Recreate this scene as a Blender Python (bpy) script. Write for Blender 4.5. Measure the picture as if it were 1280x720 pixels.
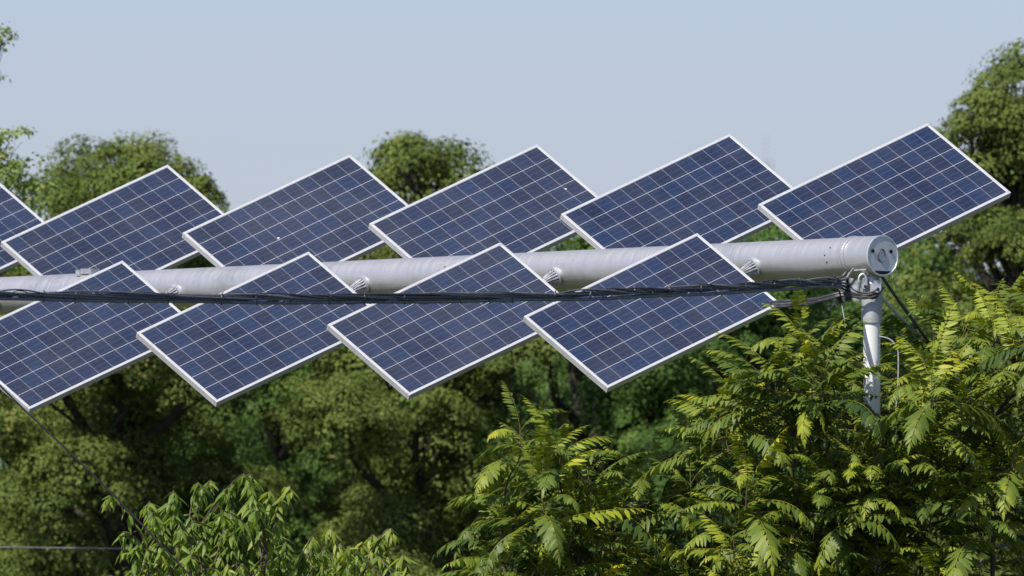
import bpy, bmesh, math, random
import numpy as np
from mathutils import Vector, Matrix

for o in list(bpy.data.objects):
    bpy.data.objects.remove(o)
S = bpy.context.scene
COL = S.collection
random.seed(7)
RNG = np.random.default_rng(11)
PI = math.pi

# ------------------------------------------------------------------ camera
FPX, PITCH, CAMZ = 20499.0, 0.0370, 1.5      # focal length in photo pixels (1280 wide)
cam_d = bpy.data.cameras.new('camera')
cam = bpy.data.objects.new('camera', cam_d)
COL.objects.link(cam)
cam.location = (0, 0, CAMZ)
cam.rotation_euler = (PI/2 + PITCH, 0, 0)
cam_d.sensor_width = 36
cam_d.lens = 36*FPX/1280
cam_d.clip_start = 1
cam_d.clip_end = 20000
cam_d.dof.use_dof = True
cam_d.dof.focus_distance = 131.2
cam_d.dof.aperture_fstop = 5.6
S.camera = cam

# ------------------------------------------------------------------ sky, sun, exposure
SUN = Vector((-0.42, -0.48, 0.77)).normalized()      # towards the sun
world = bpy.data.worlds.new('World')
S.world = world
world.use_nodes = True
wn, wl = world.node_tree.nodes, world.node_tree.links
bg = wn['Background']
sky = wn.new('ShaderNodeTexSky')
sky.sky_type = 'NISHITA'
sky.sun_disc = False
sky.sun_elevation = math.asin(SUN.z)
sky.sun_rotation = math.atan2(SUN.x, SUN.y)
sky.altitude = 50
sky.air_density = 1.0
sky.dust_density = 1.0
sky.ozone_density = 1.5
tint = wn.new('ShaderNodeMix'); tint.data_type = 'RGBA'; tint.blend_type = 'MULTIPLY'
tint.inputs['Factor'].default_value = 1.0
tint.inputs['B'].default_value = (0.888, 0.882, 1.165, 1)
wl.new(sky.outputs[0], tint.inputs['A'])
wl.new(tint.outputs['Result'], bg.inputs['Color'])
bg.inputs['Strength'].default_value = 0.0885
sun_d = bpy.data.lights.new('sun', 'SUN')
sun_d.energy = 5.0
sun_d.angle = math.radians(0.53)
sun_d.color = (1.0, 0.95, 0.86)
sun = bpy.data.objects.new('sun', sun_d)
sun.rotation_euler = (-SUN).to_track_quat('-Z', 'Y').to_euler()
COL.objects.link(sun)
S.view_settings.view_transform = 'Standard'
S.view_settings.look = 'None'
S.view_settings.gamma = 1
S.view_settings.exposure = 0.40


def W(px, py, Y):
    """world point at depth Y seen at photo pixel (px, py)"""
    c, s = math.cos(PITCH), math.sin(PITCH)
    a, b = (px-640)/FPX, (360-py)/FPX
    dy, dz = c-b*s, s+b*c
    t = Y/dy
    return Vector((a*t, Y, CAMZ+dz*t))


# ------------------------------------------------------------------ materials
def mat(name):
    m = bpy.data.materials.new(name)
    m.use_nodes = True
    nt = m.node_tree
    return m, nt, nt.nodes['Principled BSDF']


def noise(nt, scale, detail=4, coord='Object', mapping=None, rough=.55):
    tc = nt.nodes.new('ShaderNodeTexCoord')
    n = nt.nodes.new('ShaderNodeTexNoise')
    n.inputs['Scale'].default_value = scale
    n.inputs['Detail'].default_value = detail
    n.inputs['Roughness'].default_value = rough
    if mapping:
        mp = nt.nodes.new('ShaderNodeMapping')
        mp.inputs['Scale'].default_value = mapping
        nt.links.new(tc.outputs[coord], mp.inputs[0])
        nt.links.new(mp.outputs[0], n.inputs['Vector'])
    else:
        nt.links.new(tc.outputs[coord], n.inputs['Vector'])
    return n


def ramp(nt, src, stops):
    r = nt.nodes.new('ShaderNodeValToRGB')
    e = r.color_ramp.elements
    while len(e) < len(stops):
        e.new(.5)
    for k, (p, c) in enumerate(stops):
        e[k].position = p
        e[k].color = (*c, 1) if len(c) == 3 else c
    nt.links.new(src, r.inputs[0])
    return r


def simple(name, c1, c2, scale, rough=.6, metal=0., bump=0., mapping=None, r2=None, spec=.5):
    m, nt, b = mat(name)
    n = noise(nt, scale, mapping=mapping)
    r = ramp(nt, n.outputs[0], [(.3, c1), (.7, c2)])
    nt.links.new(r.outputs[0], b.inputs['Base Color'])
    b.inputs['Roughness'].default_value = rough
    b.inputs['Metallic'].default_value = metal
    b.inputs['Specular IOR Level'].default_value = spec
    if r2 is not None:
        rr = ramp(nt, n.outputs[0], [(.3, (rough,)*3), (.7, (r2,)*3)])
        nt.links.new(rr.outputs[0], b.inputs['Roughness'])
    if bump:
        bp = nt.nodes.new('ShaderNodeBump')
        bp.inputs['Strength'].default_value = bump
        bp.inputs['Distance'].default_value = .01
        nt.links.new(n.outputs[0], bp.inputs['Height'])
        nt.links.new(bp.outputs[0], b.inputs['Normal'])
    return m


M_FRAME = simple('anodised_frame', (0.475, 0.484, 0.484), (0.546, 0.554, 0.554), 9, rough=.5, metal=.25, mapping=(1, 1, 1))
M_BACK = simple('white_backsheet', (.6, .6, .6), (.7, .7, .7), 5, rough=.6)
M_BLACK = simple('black_cable_rubber', (.018, .018, .020), (.060, .061, .063), 30, rough=.38, r2=.6)
M_GREYC = simple('weathered_grey_cable', (.075, .077, .08), (.16, .165, .17), 25, rough=.45, r2=.6)
M_TIE = simple('grey_tie_wrap', (.03, .03, .032), (.12, .12, .12), 40, rough=.5)
M_PAINT = simple('white_post_paint', (.58, .58, .56), (.80, .81, .80), 5, rough=.5, bump=.1, mapping=(1, 1, .3))
M_GALV = simple('galvanised_steel', (.38, .40, .42), (.60, .62, .64), 14, rough=.42, metal=.75, r2=.6, bump=.05)
M_GALVD = simple('dull_galvanised_steel', (.30, .32, .33), (.46, .48, .50), 10, rough=.6, metal=.4, bump=.05)
M_CAP = simple('cap_sheet_metal', (.50, .52, .53), (.62, .64, .65), 6, rough=.38, metal=.55, r2=.5)
M_DARK = simple('dark_recess_bolt_cable', (.010, .010, .011), (.022, .022, .022), 20, rough=.8, spec=.08)  # shade inside openings put into the colour; also dark bolts, rivets, guy cable
M_BARK = simple('bark', (0.019, 0.014, 0.010), (0.055, 0.044, 0.033), 8, rough=.9, bump=.6, mapping=(1, 1, .25))
M_STEM = simple('young_stem', (.04, .045, .02), (.08, .05, .03), 10, rough=.7)
M_DROP = simple('bird_dropping', (.6, .6, .58), (.8, .8, .78), 60, rough=.8)


def tube_metal():
    m, nt, b = mat('corrugated_galvanised_tube')
    tc = nt.nodes.new('ShaderNodeTexCoord')
    mp = nt.nodes.new('ShaderNodeMapping'); mp.inputs['Scale'].default_value = (22, .5, .5)   # rings round the tube (x = along)
    n = nt.nodes.new('ShaderNodeTexNoise'); n.inputs['Scale'].default_value = 4; n.inputs['Detail'].default_value = 5
    nt.links.new(tc.outputs['Object'], mp.inputs[0]); nt.links.new(mp.outputs[0], n.inputs['Vector'])
    n2 = nt.nodes.new('ShaderNodeTexNoise'); n2.inputs['Scale'].default_value = 2.3; n2.inputs['Detail'].default_value = 6
    nt.links.new(tc.outputs['Object'], n2.inputs['Vector'])
    v = nt.nodes.new('ShaderNodeTexVoronoi'); v.inputs['Scale'].default_value = 26
    nt.links.new(tc.outputs['Object'], v.inputs['Vector'])
    mx = nt.nodes.new('ShaderNodeMath'); mx.operation = 'ADD'
    nn_ = nt.nodes.new('ShaderNodeMath'); nn_.operation = 'MULTIPLY_ADD'; nn_.inputs[1].default_value = .35; nn_.inputs[2].default_value = .33
    nt.links.new(n.outputs[0], nn_.inputs[0])
    nt.links.new(nn_.outputs[0], mx.inputs[0]); nt.links.new(n2.outputs[0], mx.inputs[1])
    m3 = nt.nodes.new('ShaderNodeMath'); m3.operation = 'MULTIPLY_ADD'; m3.inputs[1].default_value = .12
    sp = nt.nodes.new('ShaderNodeSeparateColor'); nt.links.new(v.outputs['Color'], sp.inputs[0])
    nt.links.new(sp.outputs[0], m3.inputs[0]); nt.links.new(mx.outputs[0], m3.inputs[2])
    r = ramp(nt, m3.outputs[0], [(.66, (.36, .36, .34)), (.86, (.46, .465, .46)), (1.0, (.54, .54, .53))])
    nt.links.new(r.outputs[0], b.inputs['Base Color'])
    rr = ramp(nt, n.outputs[0], [(.3, (.36,)*3), (.7, (.52,)*3)])
    nt.links.new(rr.outputs[0], b.inputs['Roughness'])
    b.inputs['Metallic'].default_value = .72
    bp = nt.nodes.new('ShaderNodeBump'); bp.inputs['Strength'].default_value = .05; bp.inputs['Distance'].default_value = .004
    nt.links.new(n.outputs[0], bp.inputs['Height']); nt.links.new(bp.outputs[0], b.inputs['Normal'])
    return m


M_TUBE = tube_metal()
PL, PW, LIP = 1.956, 0.992, 0.026


def cell_material():
    """12 x 6 polycrystalline cells, grid lines and busbars, laid out in the panel's own coordinates"""
    m, nt, b = mat('photovoltaic_cells')
    N, Lk = nt.nodes, nt.links
    tc = N.new('ShaderNodeTexCoord'); sx = N.new('ShaderNodeSeparateXYZ')
    Lk.new(tc.outputs['Object'], sx.inputs[0])

    def M(op, a, b_=None, c_=None):
        n = N.new('ShaderNodeMath'); n.operation = op
        for k, q in enumerate((a, b_, c_)):
            if q is None: continue
            if isinstance(q, (int, float)): n.inputs[k].default_value = q
            else: Lk.new(q, n.inputs[k])
        return n.outputs[0]
    iw, ih = PL-2*LIP, PW-2*LIP
    cu = M('DIVIDE', M('ADD', sx.outputs[0], iw/2), iw/12)
    cv = M('DIVIDE', M('ADD', sx.outputs[1], ih/2), ih/6)

    def line(c, half):       # 1 on a cell border
        f = M('FRACT', c)
        d = M('MINIMUM', f, M('SUBTRACT', 1.0, f))
        return M('LESS_THAN', d, half)
    g1 = line(cv, .0019/(ih/6))      # lines running along the panel: brighter
    g2 = line(cu, .0017/(iw/12))
    bus = M('LESS_THAN', M('ABSOLUTE', M('SUBTRACT', M('FRACT', M('MULTIPLY', cv, 3.0)), .5)), .045)
    fl = N.new('ShaderNodeCombineXYZ')
    Lk.new(M('FLOOR', cu), fl.inputs[0]); Lk.new(M('FLOOR', cv), fl.inputs[1])
    oi = N.new('ShaderNodeObjectInfo')
    Lk.new(M('MULTIPLY', oi.outputs['Random'], 91.0), fl.inputs[2])
    wn_ = N.new('ShaderNodeTexWhiteNoise'); wn_.noise_dimensions = '3D'
    Lk.new(fl.outputs[0], wn_.inputs['Vector'])
    vo = N.new('ShaderNodeTexVoronoi'); vo.inputs['Scale'].default_value = 48
    add = N.new('ShaderNodeVectorMath'); add.operation = 'ADD'
    Lk.new(tc.outputs['Object'], add.inputs[0])
    cx = N.new('ShaderNodeCombineXYZ'); Lk.new(M('MULTIPLY', oi.outputs['Random'], 37.0), cx.inputs[2])
    Lk.new(cx.outputs[0], add.inputs[1]); Lk.new(add.outputs[0], vo.inputs['Vector'])
    sv = N.new('ShaderNodeSeparateColor'); Lk.new(vo.outputs['Color'], sv.inputs[0])
    fac = M('ADD', M('MULTIPLY', wn_.outputs['Value'], .58), M('MULTIPLY', sv.outputs[0], .42))
    r = ramp(nt, fac, [(.1, (.012, .017, .037)), (.5, (.013, .021, .048)), (.92, (.013, .028, .072))])
    mxb = N.new('ShaderNodeMix'); mxb.data_type = 'RGBA'
    Lk.new(M('MULTIPLY', bus, .075), mxb.inputs['Factor'])
    Lk.new(r.outputs[0], mxb.inputs['A']); mxb.inputs['B'].default_value = (.42, .42, .44, 1)
    mxg = N.new('ShaderNodeMix'); mxg.data_type = 'RGBA'
    Lk.new(M('MAXIMUM', M('MULTIPLY', g1, .74), M('MULTIPLY', g2, .42)), mxg.inputs['Factor'])
    Lk.new(mxb.outputs['Result'], mxg.inputs['A']); mxg.inputs['B'].default_value = (.62, .64, .67, 1)
    # thin film of dust over the glass
    du = N.new('ShaderNodeTexNoise'); du.inputs['Scale'].default_value = 2.2; du.inputs['Detail'].default_value = 6
    Lk.new(add.outputs[0], du.inputs['Vector'])
    mxd = N.new('ShaderNodeMix'); mxd.data_type = 'RGBA'
    Lk.new(M('ADD', M('MULTIPLY_ADD', du.outputs[0], .10, -.035), M('MULTIPLY', oi.outputs['Random'], .035)), mxd.inputs['Factor'])
    Lk.new(mxg.outputs['Result'], mxd.inputs['A']); mxd.inputs['B'].default_value = (.42, .40, .36, 1)
    Lk.new(mxd.outputs['Result'], b.inputs['Base Color'])
    b.inputs['Roughness'].default_value = .38
    b.inputs['Specular IOR Level'].default_value = .35
    b.inputs['Coat Weight'].default_value = 1.0
    b.inputs['Coat Roughness'].default_value = .05
    return m


M_CELL = cell_material()


def leaf_material(name, stops, trans=.35, rough=.45, tscale=1.5, spec=.4):
    m, nt, b = mat(name)
    at = nt.nodes.new('ShaderNodeAttribute'); at.attribute_name = 'tint'
    r = ramp(nt, at.outputs['Fac'], stops)
    nt.links.new(r.outputs[0], b.inputs['Base Color'])
    b.inputs['Roughness'].default_value = rough
    b.inputs['Specular IOR Level'].default_value = spec
    tr = nt.nodes.new('ShaderNodeBsdfTranslucent')
    mc = nt.nodes.new('ShaderNodeMix'); mc.data_type = 'RGBA'; mc.blend_type = 'MULTIPLY'
    mc.inputs['Factor'].default_value = 1
    mc.inputs['B'].default_value = (tscale*1.15, tscale*1.25, tscale*.5, 1)
    nt.links.new(r.outputs[0], mc.inputs['A'])
    nt.links.new(mc.outputs['Result'], tr.inputs['Color'])
    mx = nt.nodes.new('ShaderNodeMixShader'); mx.inputs[0].default_value = trans
    nt.links.new(b.outputs[0], mx.inputs[1]); nt.links.new(tr.outputs[0], mx.inputs[2])
    nt.links.new(mx.outputs[0], nt.nodes['Material Output'].inputs['Surface'])
    return m


M_LEAF_OLIVE = leaf_material('broadleaf_olive', [(0, (0.056, 0.088, 0.018)), (.5, (0.108, 0.146, 0.029)), (.85, (0.161, 0.191, 0.042)), (1, (0.237, 0.203, 0.058))], trans=.12, rough=.7, spec=.15)
M_LEAF_DEEP = leaf_material('broadleaf_deep', [(0, (0.040, 0.084, 0.018)), (.5, (0.074, 0.138, 0.029)), (.9, (0.114, 0.181, 0.039)), (1, (0.160, 0.203, 0.050))], trans=.12, rough=.7, spec=.15)
M_LEAF_PALE = leaf_material('broadleaf_pale', [(0, (0.138, 0.188, 0.050)), (.6, (0.237, 0.300, 0.088)), (1, (0.375, 0.400, 0.150))], trans=.45)
M_FROND = leaf_material('compound_leaf', [(0, (0.030, 0.059, 0.011)), (.4, (0.092, 0.135, 0.016)), (.75, (0.225, 0.262, 0.020)), (1, (0.377, 0.344, 0.025))], trans=.17, rough=.52, spec=.28)
M_LANCE = leaf_material('lance_leaf', [(0, (0.085, 0.136, 0.025)), (.6, (0.162, 0.230, 0.038)), (1, (0.306, 0.340, 0.060))], trans=.42, rough=.48, spec=.3)


# ------------------------------------------------------------------ helpers
def tag(o, label=None, cat=None, group=None, kind=None):
    if label: o['label'] = label
    if cat: o['category'] = cat
    if group: o['group'] = group
    if kind: o['kind'] = kind
    return o


def empty(name, loc, label, cat, group=None):
    o = bpy.data.objects.new(name, None)
    o.empty_display_size = .2
    o.location = loc
    COL.objects.link(o)
    return tag(o, label, cat, group)


def link(name, me, m, parent=None, smooth=False):
    """mesh given in world coordinates relative to its parent's origin"""
    if m is not None and not me.materials: me.materials.append(m)
    if smooth:
        me.polygons.foreach_set('use_smooth', [True]*len(me.polygons))
    o = bpy.data.objects.new(name, me)
    COL.objects.link(o)
    if parent is not None: o.parent = parent
    return o


class MB:
    def __init__(s): s.v = []; s.f = []

    def add(s, vs, fs):
        b = len(s.v); s.v += [tuple(v) for v in vs]; s.f += [tuple(i+b for i in f) for f in fs]

    def box(s, c, sz, M=None):
        x, y, z = [q/2 for q in sz]
        vs = [Vector((a*x, b*y, d*z)) for a in (-1, 1) for b in (-1, 1) for d in (-1, 1)]
        vs = [(M @ v if M else v)+Vector(c) for v in vs]
        s.add(vs, [(0, 1, 3, 2), (4, 6, 7, 5), (0, 4, 5, 1), (2, 3, 7, 6), (0, 2, 6, 4), (1, 5, 7, 3)])

    def tube(s, pts, r, n=8, cap=True):
        pts = [Vector(p) for p in pts]
        rs = r if isinstance(r, (list, tuple)) else [r]*len(pts)
        up = None; rings = []
        for i, p in enumerate(pts):
            t = (pts[min(i+1, len(pts)-1)]-pts[max(i-1, 0)]).normalized()
            if up is None:
                up = Vector((0, 0, 1)) if abs(t.z) < .9 else Vector((1, 0, 0))
            a = (up - t*up.dot(t)).normalized(); up = a
            b = t.cross(a)
            rings.append([p+(a*math.cos(2*PI*k/n)+b*math.sin(2*PI*k/n))*rs[i] for k in range(n)])
        vs = [v for R in rings for v in R]
        fs = [(i*n+k, i*n+(k+1) % n, (i+1)*n+(k+1) % n, (i+1)*n+k) for i in range(len(pts)-1) for k in range(n)]
        if cap:
            fs += [tuple(range(n))[::-1], tuple((len(pts)-1)*n+k for k in range(n))]
        s.add(vs, fs)

    def lathe(s, prof, n=48, origin=(0, 0, 0), axis=(1, 0, 0), up=(0, 0, 1), cap=True):
        """prof: list of (distance along axis, radius)"""
        ax = Vector(axis).normalized(); a = Vector(up); a = (a-ax*a.dot(ax)).normalized(); b = ax.cross(a)
        O = Vector(origin)
        vs = [O+ax*d+(a*math.cos(2*PI*k/n)+b*math.sin(2*PI*k/n))*r for d, r in prof for k in range(n)]
        fs = [(i*n+k, i*n+(k+1) % n, (i+1)*n+(k+1) % n, (i+1)*n+k) for i in range(len(prof)-1) for k in range(n)]
        if cap:
            fs += [tuple(range(n))[::-1], tuple((len(prof)-1)*n+k for k in range(n))]
        s.add(vs, fs)

    def mesh(s, name):
        me = bpy.data.meshes.new(name)
        me.from_pydata(s.v, [], s.f); me.validate(); me.update()
        return me

    def build(s, name, m, parent=None, smooth=False):
        me = s.mesh(name)
        if smooth:   # smooth by angle so that rims stay crisp
            bm = bmesh.new(); bm.from_mesh(me)
            bmesh.ops.recalc_face_normals(bm, faces=bm.faces)
            for e in bm.edges:
                e.smooth = len(e.link_faces) < 2 or e.calc_face_angle(0) < math.radians(40)
            for f in bm.faces: f.smooth = True
            bm.to_mesh(me); bm.free()
        return link(name, me, m, parent)


# ------------------------------------------------------------------ ground
def ground():
    m, nt, b = mat('dry_grass_ground')
    n = noise(nt, .35, 8); n2 = noise(nt, 14, 5)
    mx = nt.nodes.new('ShaderNodeMath'); mx.operation = 'MULTIPLY_ADD'; mx.inputs[1].default_value = .4
    nt.links.new(n2.outputs[0], mx.inputs[0]); nt.links.new(n.outputs[0], mx.inputs[2])
    r = ramp(nt, mx.outputs[0], [(.4, (.022, .034, .010)), (.7, (.040, .050, .016)), (.95, (.075, .070, .035))])
    nt.links.new(r.outputs[0], b.inputs['Base Color']); b.inputs['Roughness'].default_value = .95
    mb = MB()
    n_ = 40
    xs = np.linspace(-4000, 4000, n_)
    ys = np.linspace(-500, 9000, n_)
    vs = [(x, y, 0) for y in ys for x in xs]
    fs = [(j*n_+i, j*n_+i+1, (j+1)*n_+i+1, (j+1)*n_+i) for j in range(n_-1) for i in range(n_-1)]
    mb.add(vs, fs)
    o = mb.build('ground', m)
    tag(o, kind='structure')


ground()

# ------------------------------------------------------------------ the solar structure
P0 = Vector((2.0599, 132.01, CAMZ+5.1033))     # where the first secondary axle meets the tube
al, be, ga, de = .8753, .3713, .6895, -.0017
DSTEP, GAP, OFF = 2.4794, 2.6498, 0.080
m_ = Vector((math.cos(al), -math.sin(al), 0))
k_ = Vector((math.sin(al), math.cos(al), 0))
u_ = k_*math.cos(be)+Vector((0, 0, 1))*math.sin(be)
v_ = m_*math.cos(ga)+u_.cross(m_)*math.sin(ga)
n_ = u_.cross(v_)
if n_.z < 0: n_ = -n_
TR = .160
E_CAP = 1.40


def tubeframe():
    return Matrix((m_, m_.cross(Vector((0, 0, 1)))*-1, Vector((0, 0, 1)))).transposed()


def build_tube():
    # everything is modelled in local axes: x along the tube
    X = m_; Z = Vector((0, 0, 1)); Yv = Z.cross(X)
    Mw = Matrix((X, Yv, Z)).transposed().to_4x4()
    root = empty('main_tube', P0, 'long horizontal galvanised round steel tube carrying the two rows of panels', 'tube')
    root.rotation_euler = Mw.to_euler()
    loc = lambda v: Vector((v.dot(X), v.dot(Yv), v.dot(Z)))
    ul, nl = loc(u_), loc(n_)
    L0 = -19.0
    mb = MB()
    prof = []
    d = L0
    while d < E_CAP-.32:
        prof.append((d, TR)); d += .5
    prof.append((E_CAP-.30, TR))
    mb.lathe(prof, 72)
    body = mb.build('tube_body', M_TUBE, root, True)
    s = MB()      # longitudinal weld
    a = math.radians(38)
    s.tube([(x, -math.sin(a)*TR, math.cos(a)*TR) for x in np.arange(-2.9, E_CAP-.32, .25)], .0028, 6)
    s.build('weld_seam', M_GALVD, body, True)
    mb = MB()
    mb.lathe([(E_CAP-.345, TR+.001), (E_CAP-.343, TR+.011), (E_CAP-.325, TR+.012), (E_CAP-.320, TR+.004), (E_CAP-.300, TR+.004), (E_CAP-.297, TR+.009),
              (E_CAP-.283, TR+.009), (E_CAP-.28, TR+.003), (E_CAP-.01, TR+.003), (E_CAP, TR+.005)], 72)
    mb.build('end_sleeve', M_TUBE, root, True)
    # cap disc with rim, handle ring, two bolts, drain slot
    mb = MB()
    mb.lathe([(E_CAP+.0005, TR+.006), (E_CAP+.012, TR+.006), (E_CAP+.013, TR-.004), (E_CAP+.008, TR-.006)], 72)
    cap = mb.build('end_cap', M_CAP, root, True)
    for y in (-.108, .085):
        q = MB(); q.lathe([(E_CAP+.008, .015), (E_CAP+.016, .015), (E_CAP+.018, .011)], 12, (0, y, .038))
        q.build('bolt', M_DARK, cap, True)
    q = MB()
    q.tube([(E_CAP+.012, -.012+math.cos(t)*.036, .002+math.sin(t)*.052) for t in np.linspace(0, 2*PI, 33)], .004, 8, False)
    q.build('ring_plate', M_TIE, cap, True)
    q = MB()
    pts = [(E_CAP+.0115, math.sin(t)*(TR-.012), -math.cos(t)*(TR-.012)) for t in np.linspace(-.62, .62, 15)]
    back = [(E_CAP+.0085, p[1], p[2]) for p in pts]
    nn = len(pts)
    q.add(pts+back, [tuple(range(nn)), tuple(range(nn, 2*nn))[::-1]]+[(i, (i+1) % nn, nn+(i+1) % nn, nn+i) for i in range(nn)])
    q.build('drain_slot', M_DARK, cap)
    q = MB(); q.lathe([(0, .004), (.006, .004)], 10, (0, 0, 0), (0, 0, 1))
    # rivets on the tube skin
    for x, ang in ((.93, 62), (.885, 84), (.905, 105), (-1.35, 70), (-3.9, 66)):
        q = MB(); t = math.radians(ang)
        d = Vector((0, -math.sin(t), math.cos(t)))
        q.lathe([(-.002, .0075), (.004, .006), (.006, .002)], 8, Vector((x, 0, 0))+d*TR, d)
        q.build('rivet', M_DARK, body, True)
    # bracket on top, left part
    q = MB(); q.box((-8.75, -.06, TR+.012), (.13, .05, .045)); q.box((-8.83, -.06, TR+.0), (.05, .09, .05)); q.box((-8.66, -.06, TR+.0), (.03, .09, .05))
    q.build('top_bracket', M_GALV, root)
    # secondary axles with ribbed bearings
    for i in range(0, 5):
        c = Vector((-DSTEP*i, 0, 0))
        ax = MB()
        ax.lathe([(-2.15, .028), (2.15, .028)], 16, c, ul, nl)
        axo = ax.build('cross_axle', M_GALV, root, True)
        for sd in (-1, 1):
            f = MB()
            f.lathe([(TR-.035, .078), (TR+.004, .082), (TR+.016, .080), (TR+.022, .070), (TR+.022, .060), (TR-.02, .056)], 36, c, ul*sd, nl, cap=False)
            fo = f.build('bearing_ring', M_GALV, root, True)
            g = MB()
            w = ul*sd
            a = (nl-w*nl.dot(w)).normalized(); b = w.cross(a)
            for k in range(14):
                t = 2*PI*k/14
                r1 = a*math.cos(t)+b*math.sin(t)
                g.tube([c+w*(TR-.01)+r1*.062, c+w*(TR+.05)+r1*.052, c+w*(TR+.13)+r1*.034], [.0075, .007, .005], 6)
            g.build('bearing_rib', M_GALV, fo, True)
            h = MB(); h.lathe([(TR-.018, .058), (TR-.010, .057)], 24, c, w, nl)
            h.build('bearing_dark_disc', M_DARK, fo, True)  # flat dark disc, painted stand-in for the shaded inside of the bearing
    return root


build_tube()


def panel_meshes():
    fr = MB()
    T = .054
    L, Wd = PL, PW
    for s in (-1, 1):
        fr.box((0, s*(Wd/2-LIP/2), -T/2), (L, LIP, T))
        fr.box((s*(L/2-LIP/2), 0, -T/2), (LIP, Wd-2*LIP-.0012, T))
    fm = fr.mesh('frame'); 
    bm = bmesh.new(); bm.from_mesh(fm)
    bmesh.ops.bevel(bm, geom=[e for e in bm.edges], offset=.0018, segments=1, affect='EDGES')
    bm.to_mesh(fm); bm.free()
    fm.materials.append(M_FRAME)
    cs = MB(); cs.box((0, 0, -.0062), (L-2*LIP+.006, Wd-2*LIP+.006, .005)); cm = cs.mesh('cell_sheet'); cm.materials.append(M_CELL)
    bs = MB(); bs.box((0, 0, -.0105), (L-2*LIP+.006, Wd-2*LIP+.006, .003)); bm_ = bs.mesh('back_sheet'); bm_.materials.append(M_BACK)
    jb = MB(); jb.box((L/2-.16, 0, -.024), (.11, .14, .022)); jm = jb.mesh('junction_box'); jm.materials.append(M_BLACK)
    rl = MB(); rl.box((0, 0, -T-.004), (.045, Wd-.02, .007)); rm = rl.mesh('mounting_rail'); rm.materials.append(M_GALV)
    return fm, cm, bm_, jm, rm


PM = panel_meshes()
uu = u_*math.cos(de)+v_*math.sin(de)
vv = v_*math.cos(de)-u_*math.sin(de)


def panel(i, side, label, tweak=(0, 0, 0, 0)):
    """tweak: shift in px (x, y), in-plane turn and roll in degrees"""
    X, Y_, Z = uu, -vv, n_
    R = Matrix((X, Y_, Z)).transposed()
    c = P0-m_*DSTEP*i+n_*OFF+u_*side*GAP/2
    c = c+Vector((tweak[0]/155, 0, -tweak[1]/155))
    R = R @ Matrix.Rotation(math.radians(tweak[2]), 3, 'Z') @ Matrix.Rotation(math.radians(tweak[3]), 3, 'X')
    root = empty('solar_panel', c, label, 'solar panel', 'solar panels set in two rows along the tube')
    root.rotation_euler = R.to_euler()
    names = ('frame', 'cell_sheet', 'back_sheet', 'junction_box', 'mounting_rail')
    for nm, me in zip(names, PM):
        if nm == 'mounting_rail':
            for x in (-.5, .5):
                o = bpy.data.objects.new(nm, me); COL.objects.link(o); o.parent = root; o.location.x = x
        else:
            o = bpy.data.objects.new(nm, me); COL.objects.link(o); o.parent = root
    return root


def dropping(root, x, y, s):
    bm = bmesh.new()
    rr = random.Random(int(x*1000))
    n = 14
    vs = [bm.verts.new((x+math.cos(2*PI*k/n)*s*rr.uniform(.6, 1.2), y+math.sin(2*PI*k/n)*s*rr.uniform(.5, 1.), -.0035)) for k in range(n)]
    c = bm.verts.new((x, y, -.0015))
    for k in range(n): bm.faces.new((vs[k], vs[(k+1) % n], c))
    me = bpy.data.meshes.new('bird_dropping'); bm.to_mesh(me); bm.free()
    link('bird_dropping', me, M_DROP, root)


pf = panel(0, 1, 'rightmost panel of the upper row, standing above the capped end of the tube')
panel(1, 1, 'upper row panel second from the right, the faint pylon rising behind its right edge')
pd = panel(2, 1, 'middle panel of the upper row, its left end in front of the round tree crown')
pc = panel(3, 1, 'upper row panel between the broad left tree crown and the round middle one')
panel(4, 1, 'upper row panel in front of the broad left tree crown, first one seen almost whole')
panel(5, 1, 'upper row panel cut off by the left edge, only its right corner seen')
panel(0, -1, 'rightmost panel of the lower row, its bottom corner above the compound-leaved saplings')
panel(1, -1, 'lower row panel second from the right, hanging between two ribbed bearings of the tube')
panel(2, -1, 'lower row panel third from the right, the bottom corner over the dark middle woodland')
panel(3, -1, 'lower row panel second from the left, its bottom corner beside the sloping dark guy cable')
panel(4, -1, 'lower row panel at the far left, only a sliver of its corner showing')
dropping(pd, .80, -.05, .011)
dropping(pc, -.30, .02, .012)

# ------------------------------------------------------------------ post
E_POST = 1.275
PB = P0+m_*E_POST
PB0 = Vector((PB.x, PB.y, 0))


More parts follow.
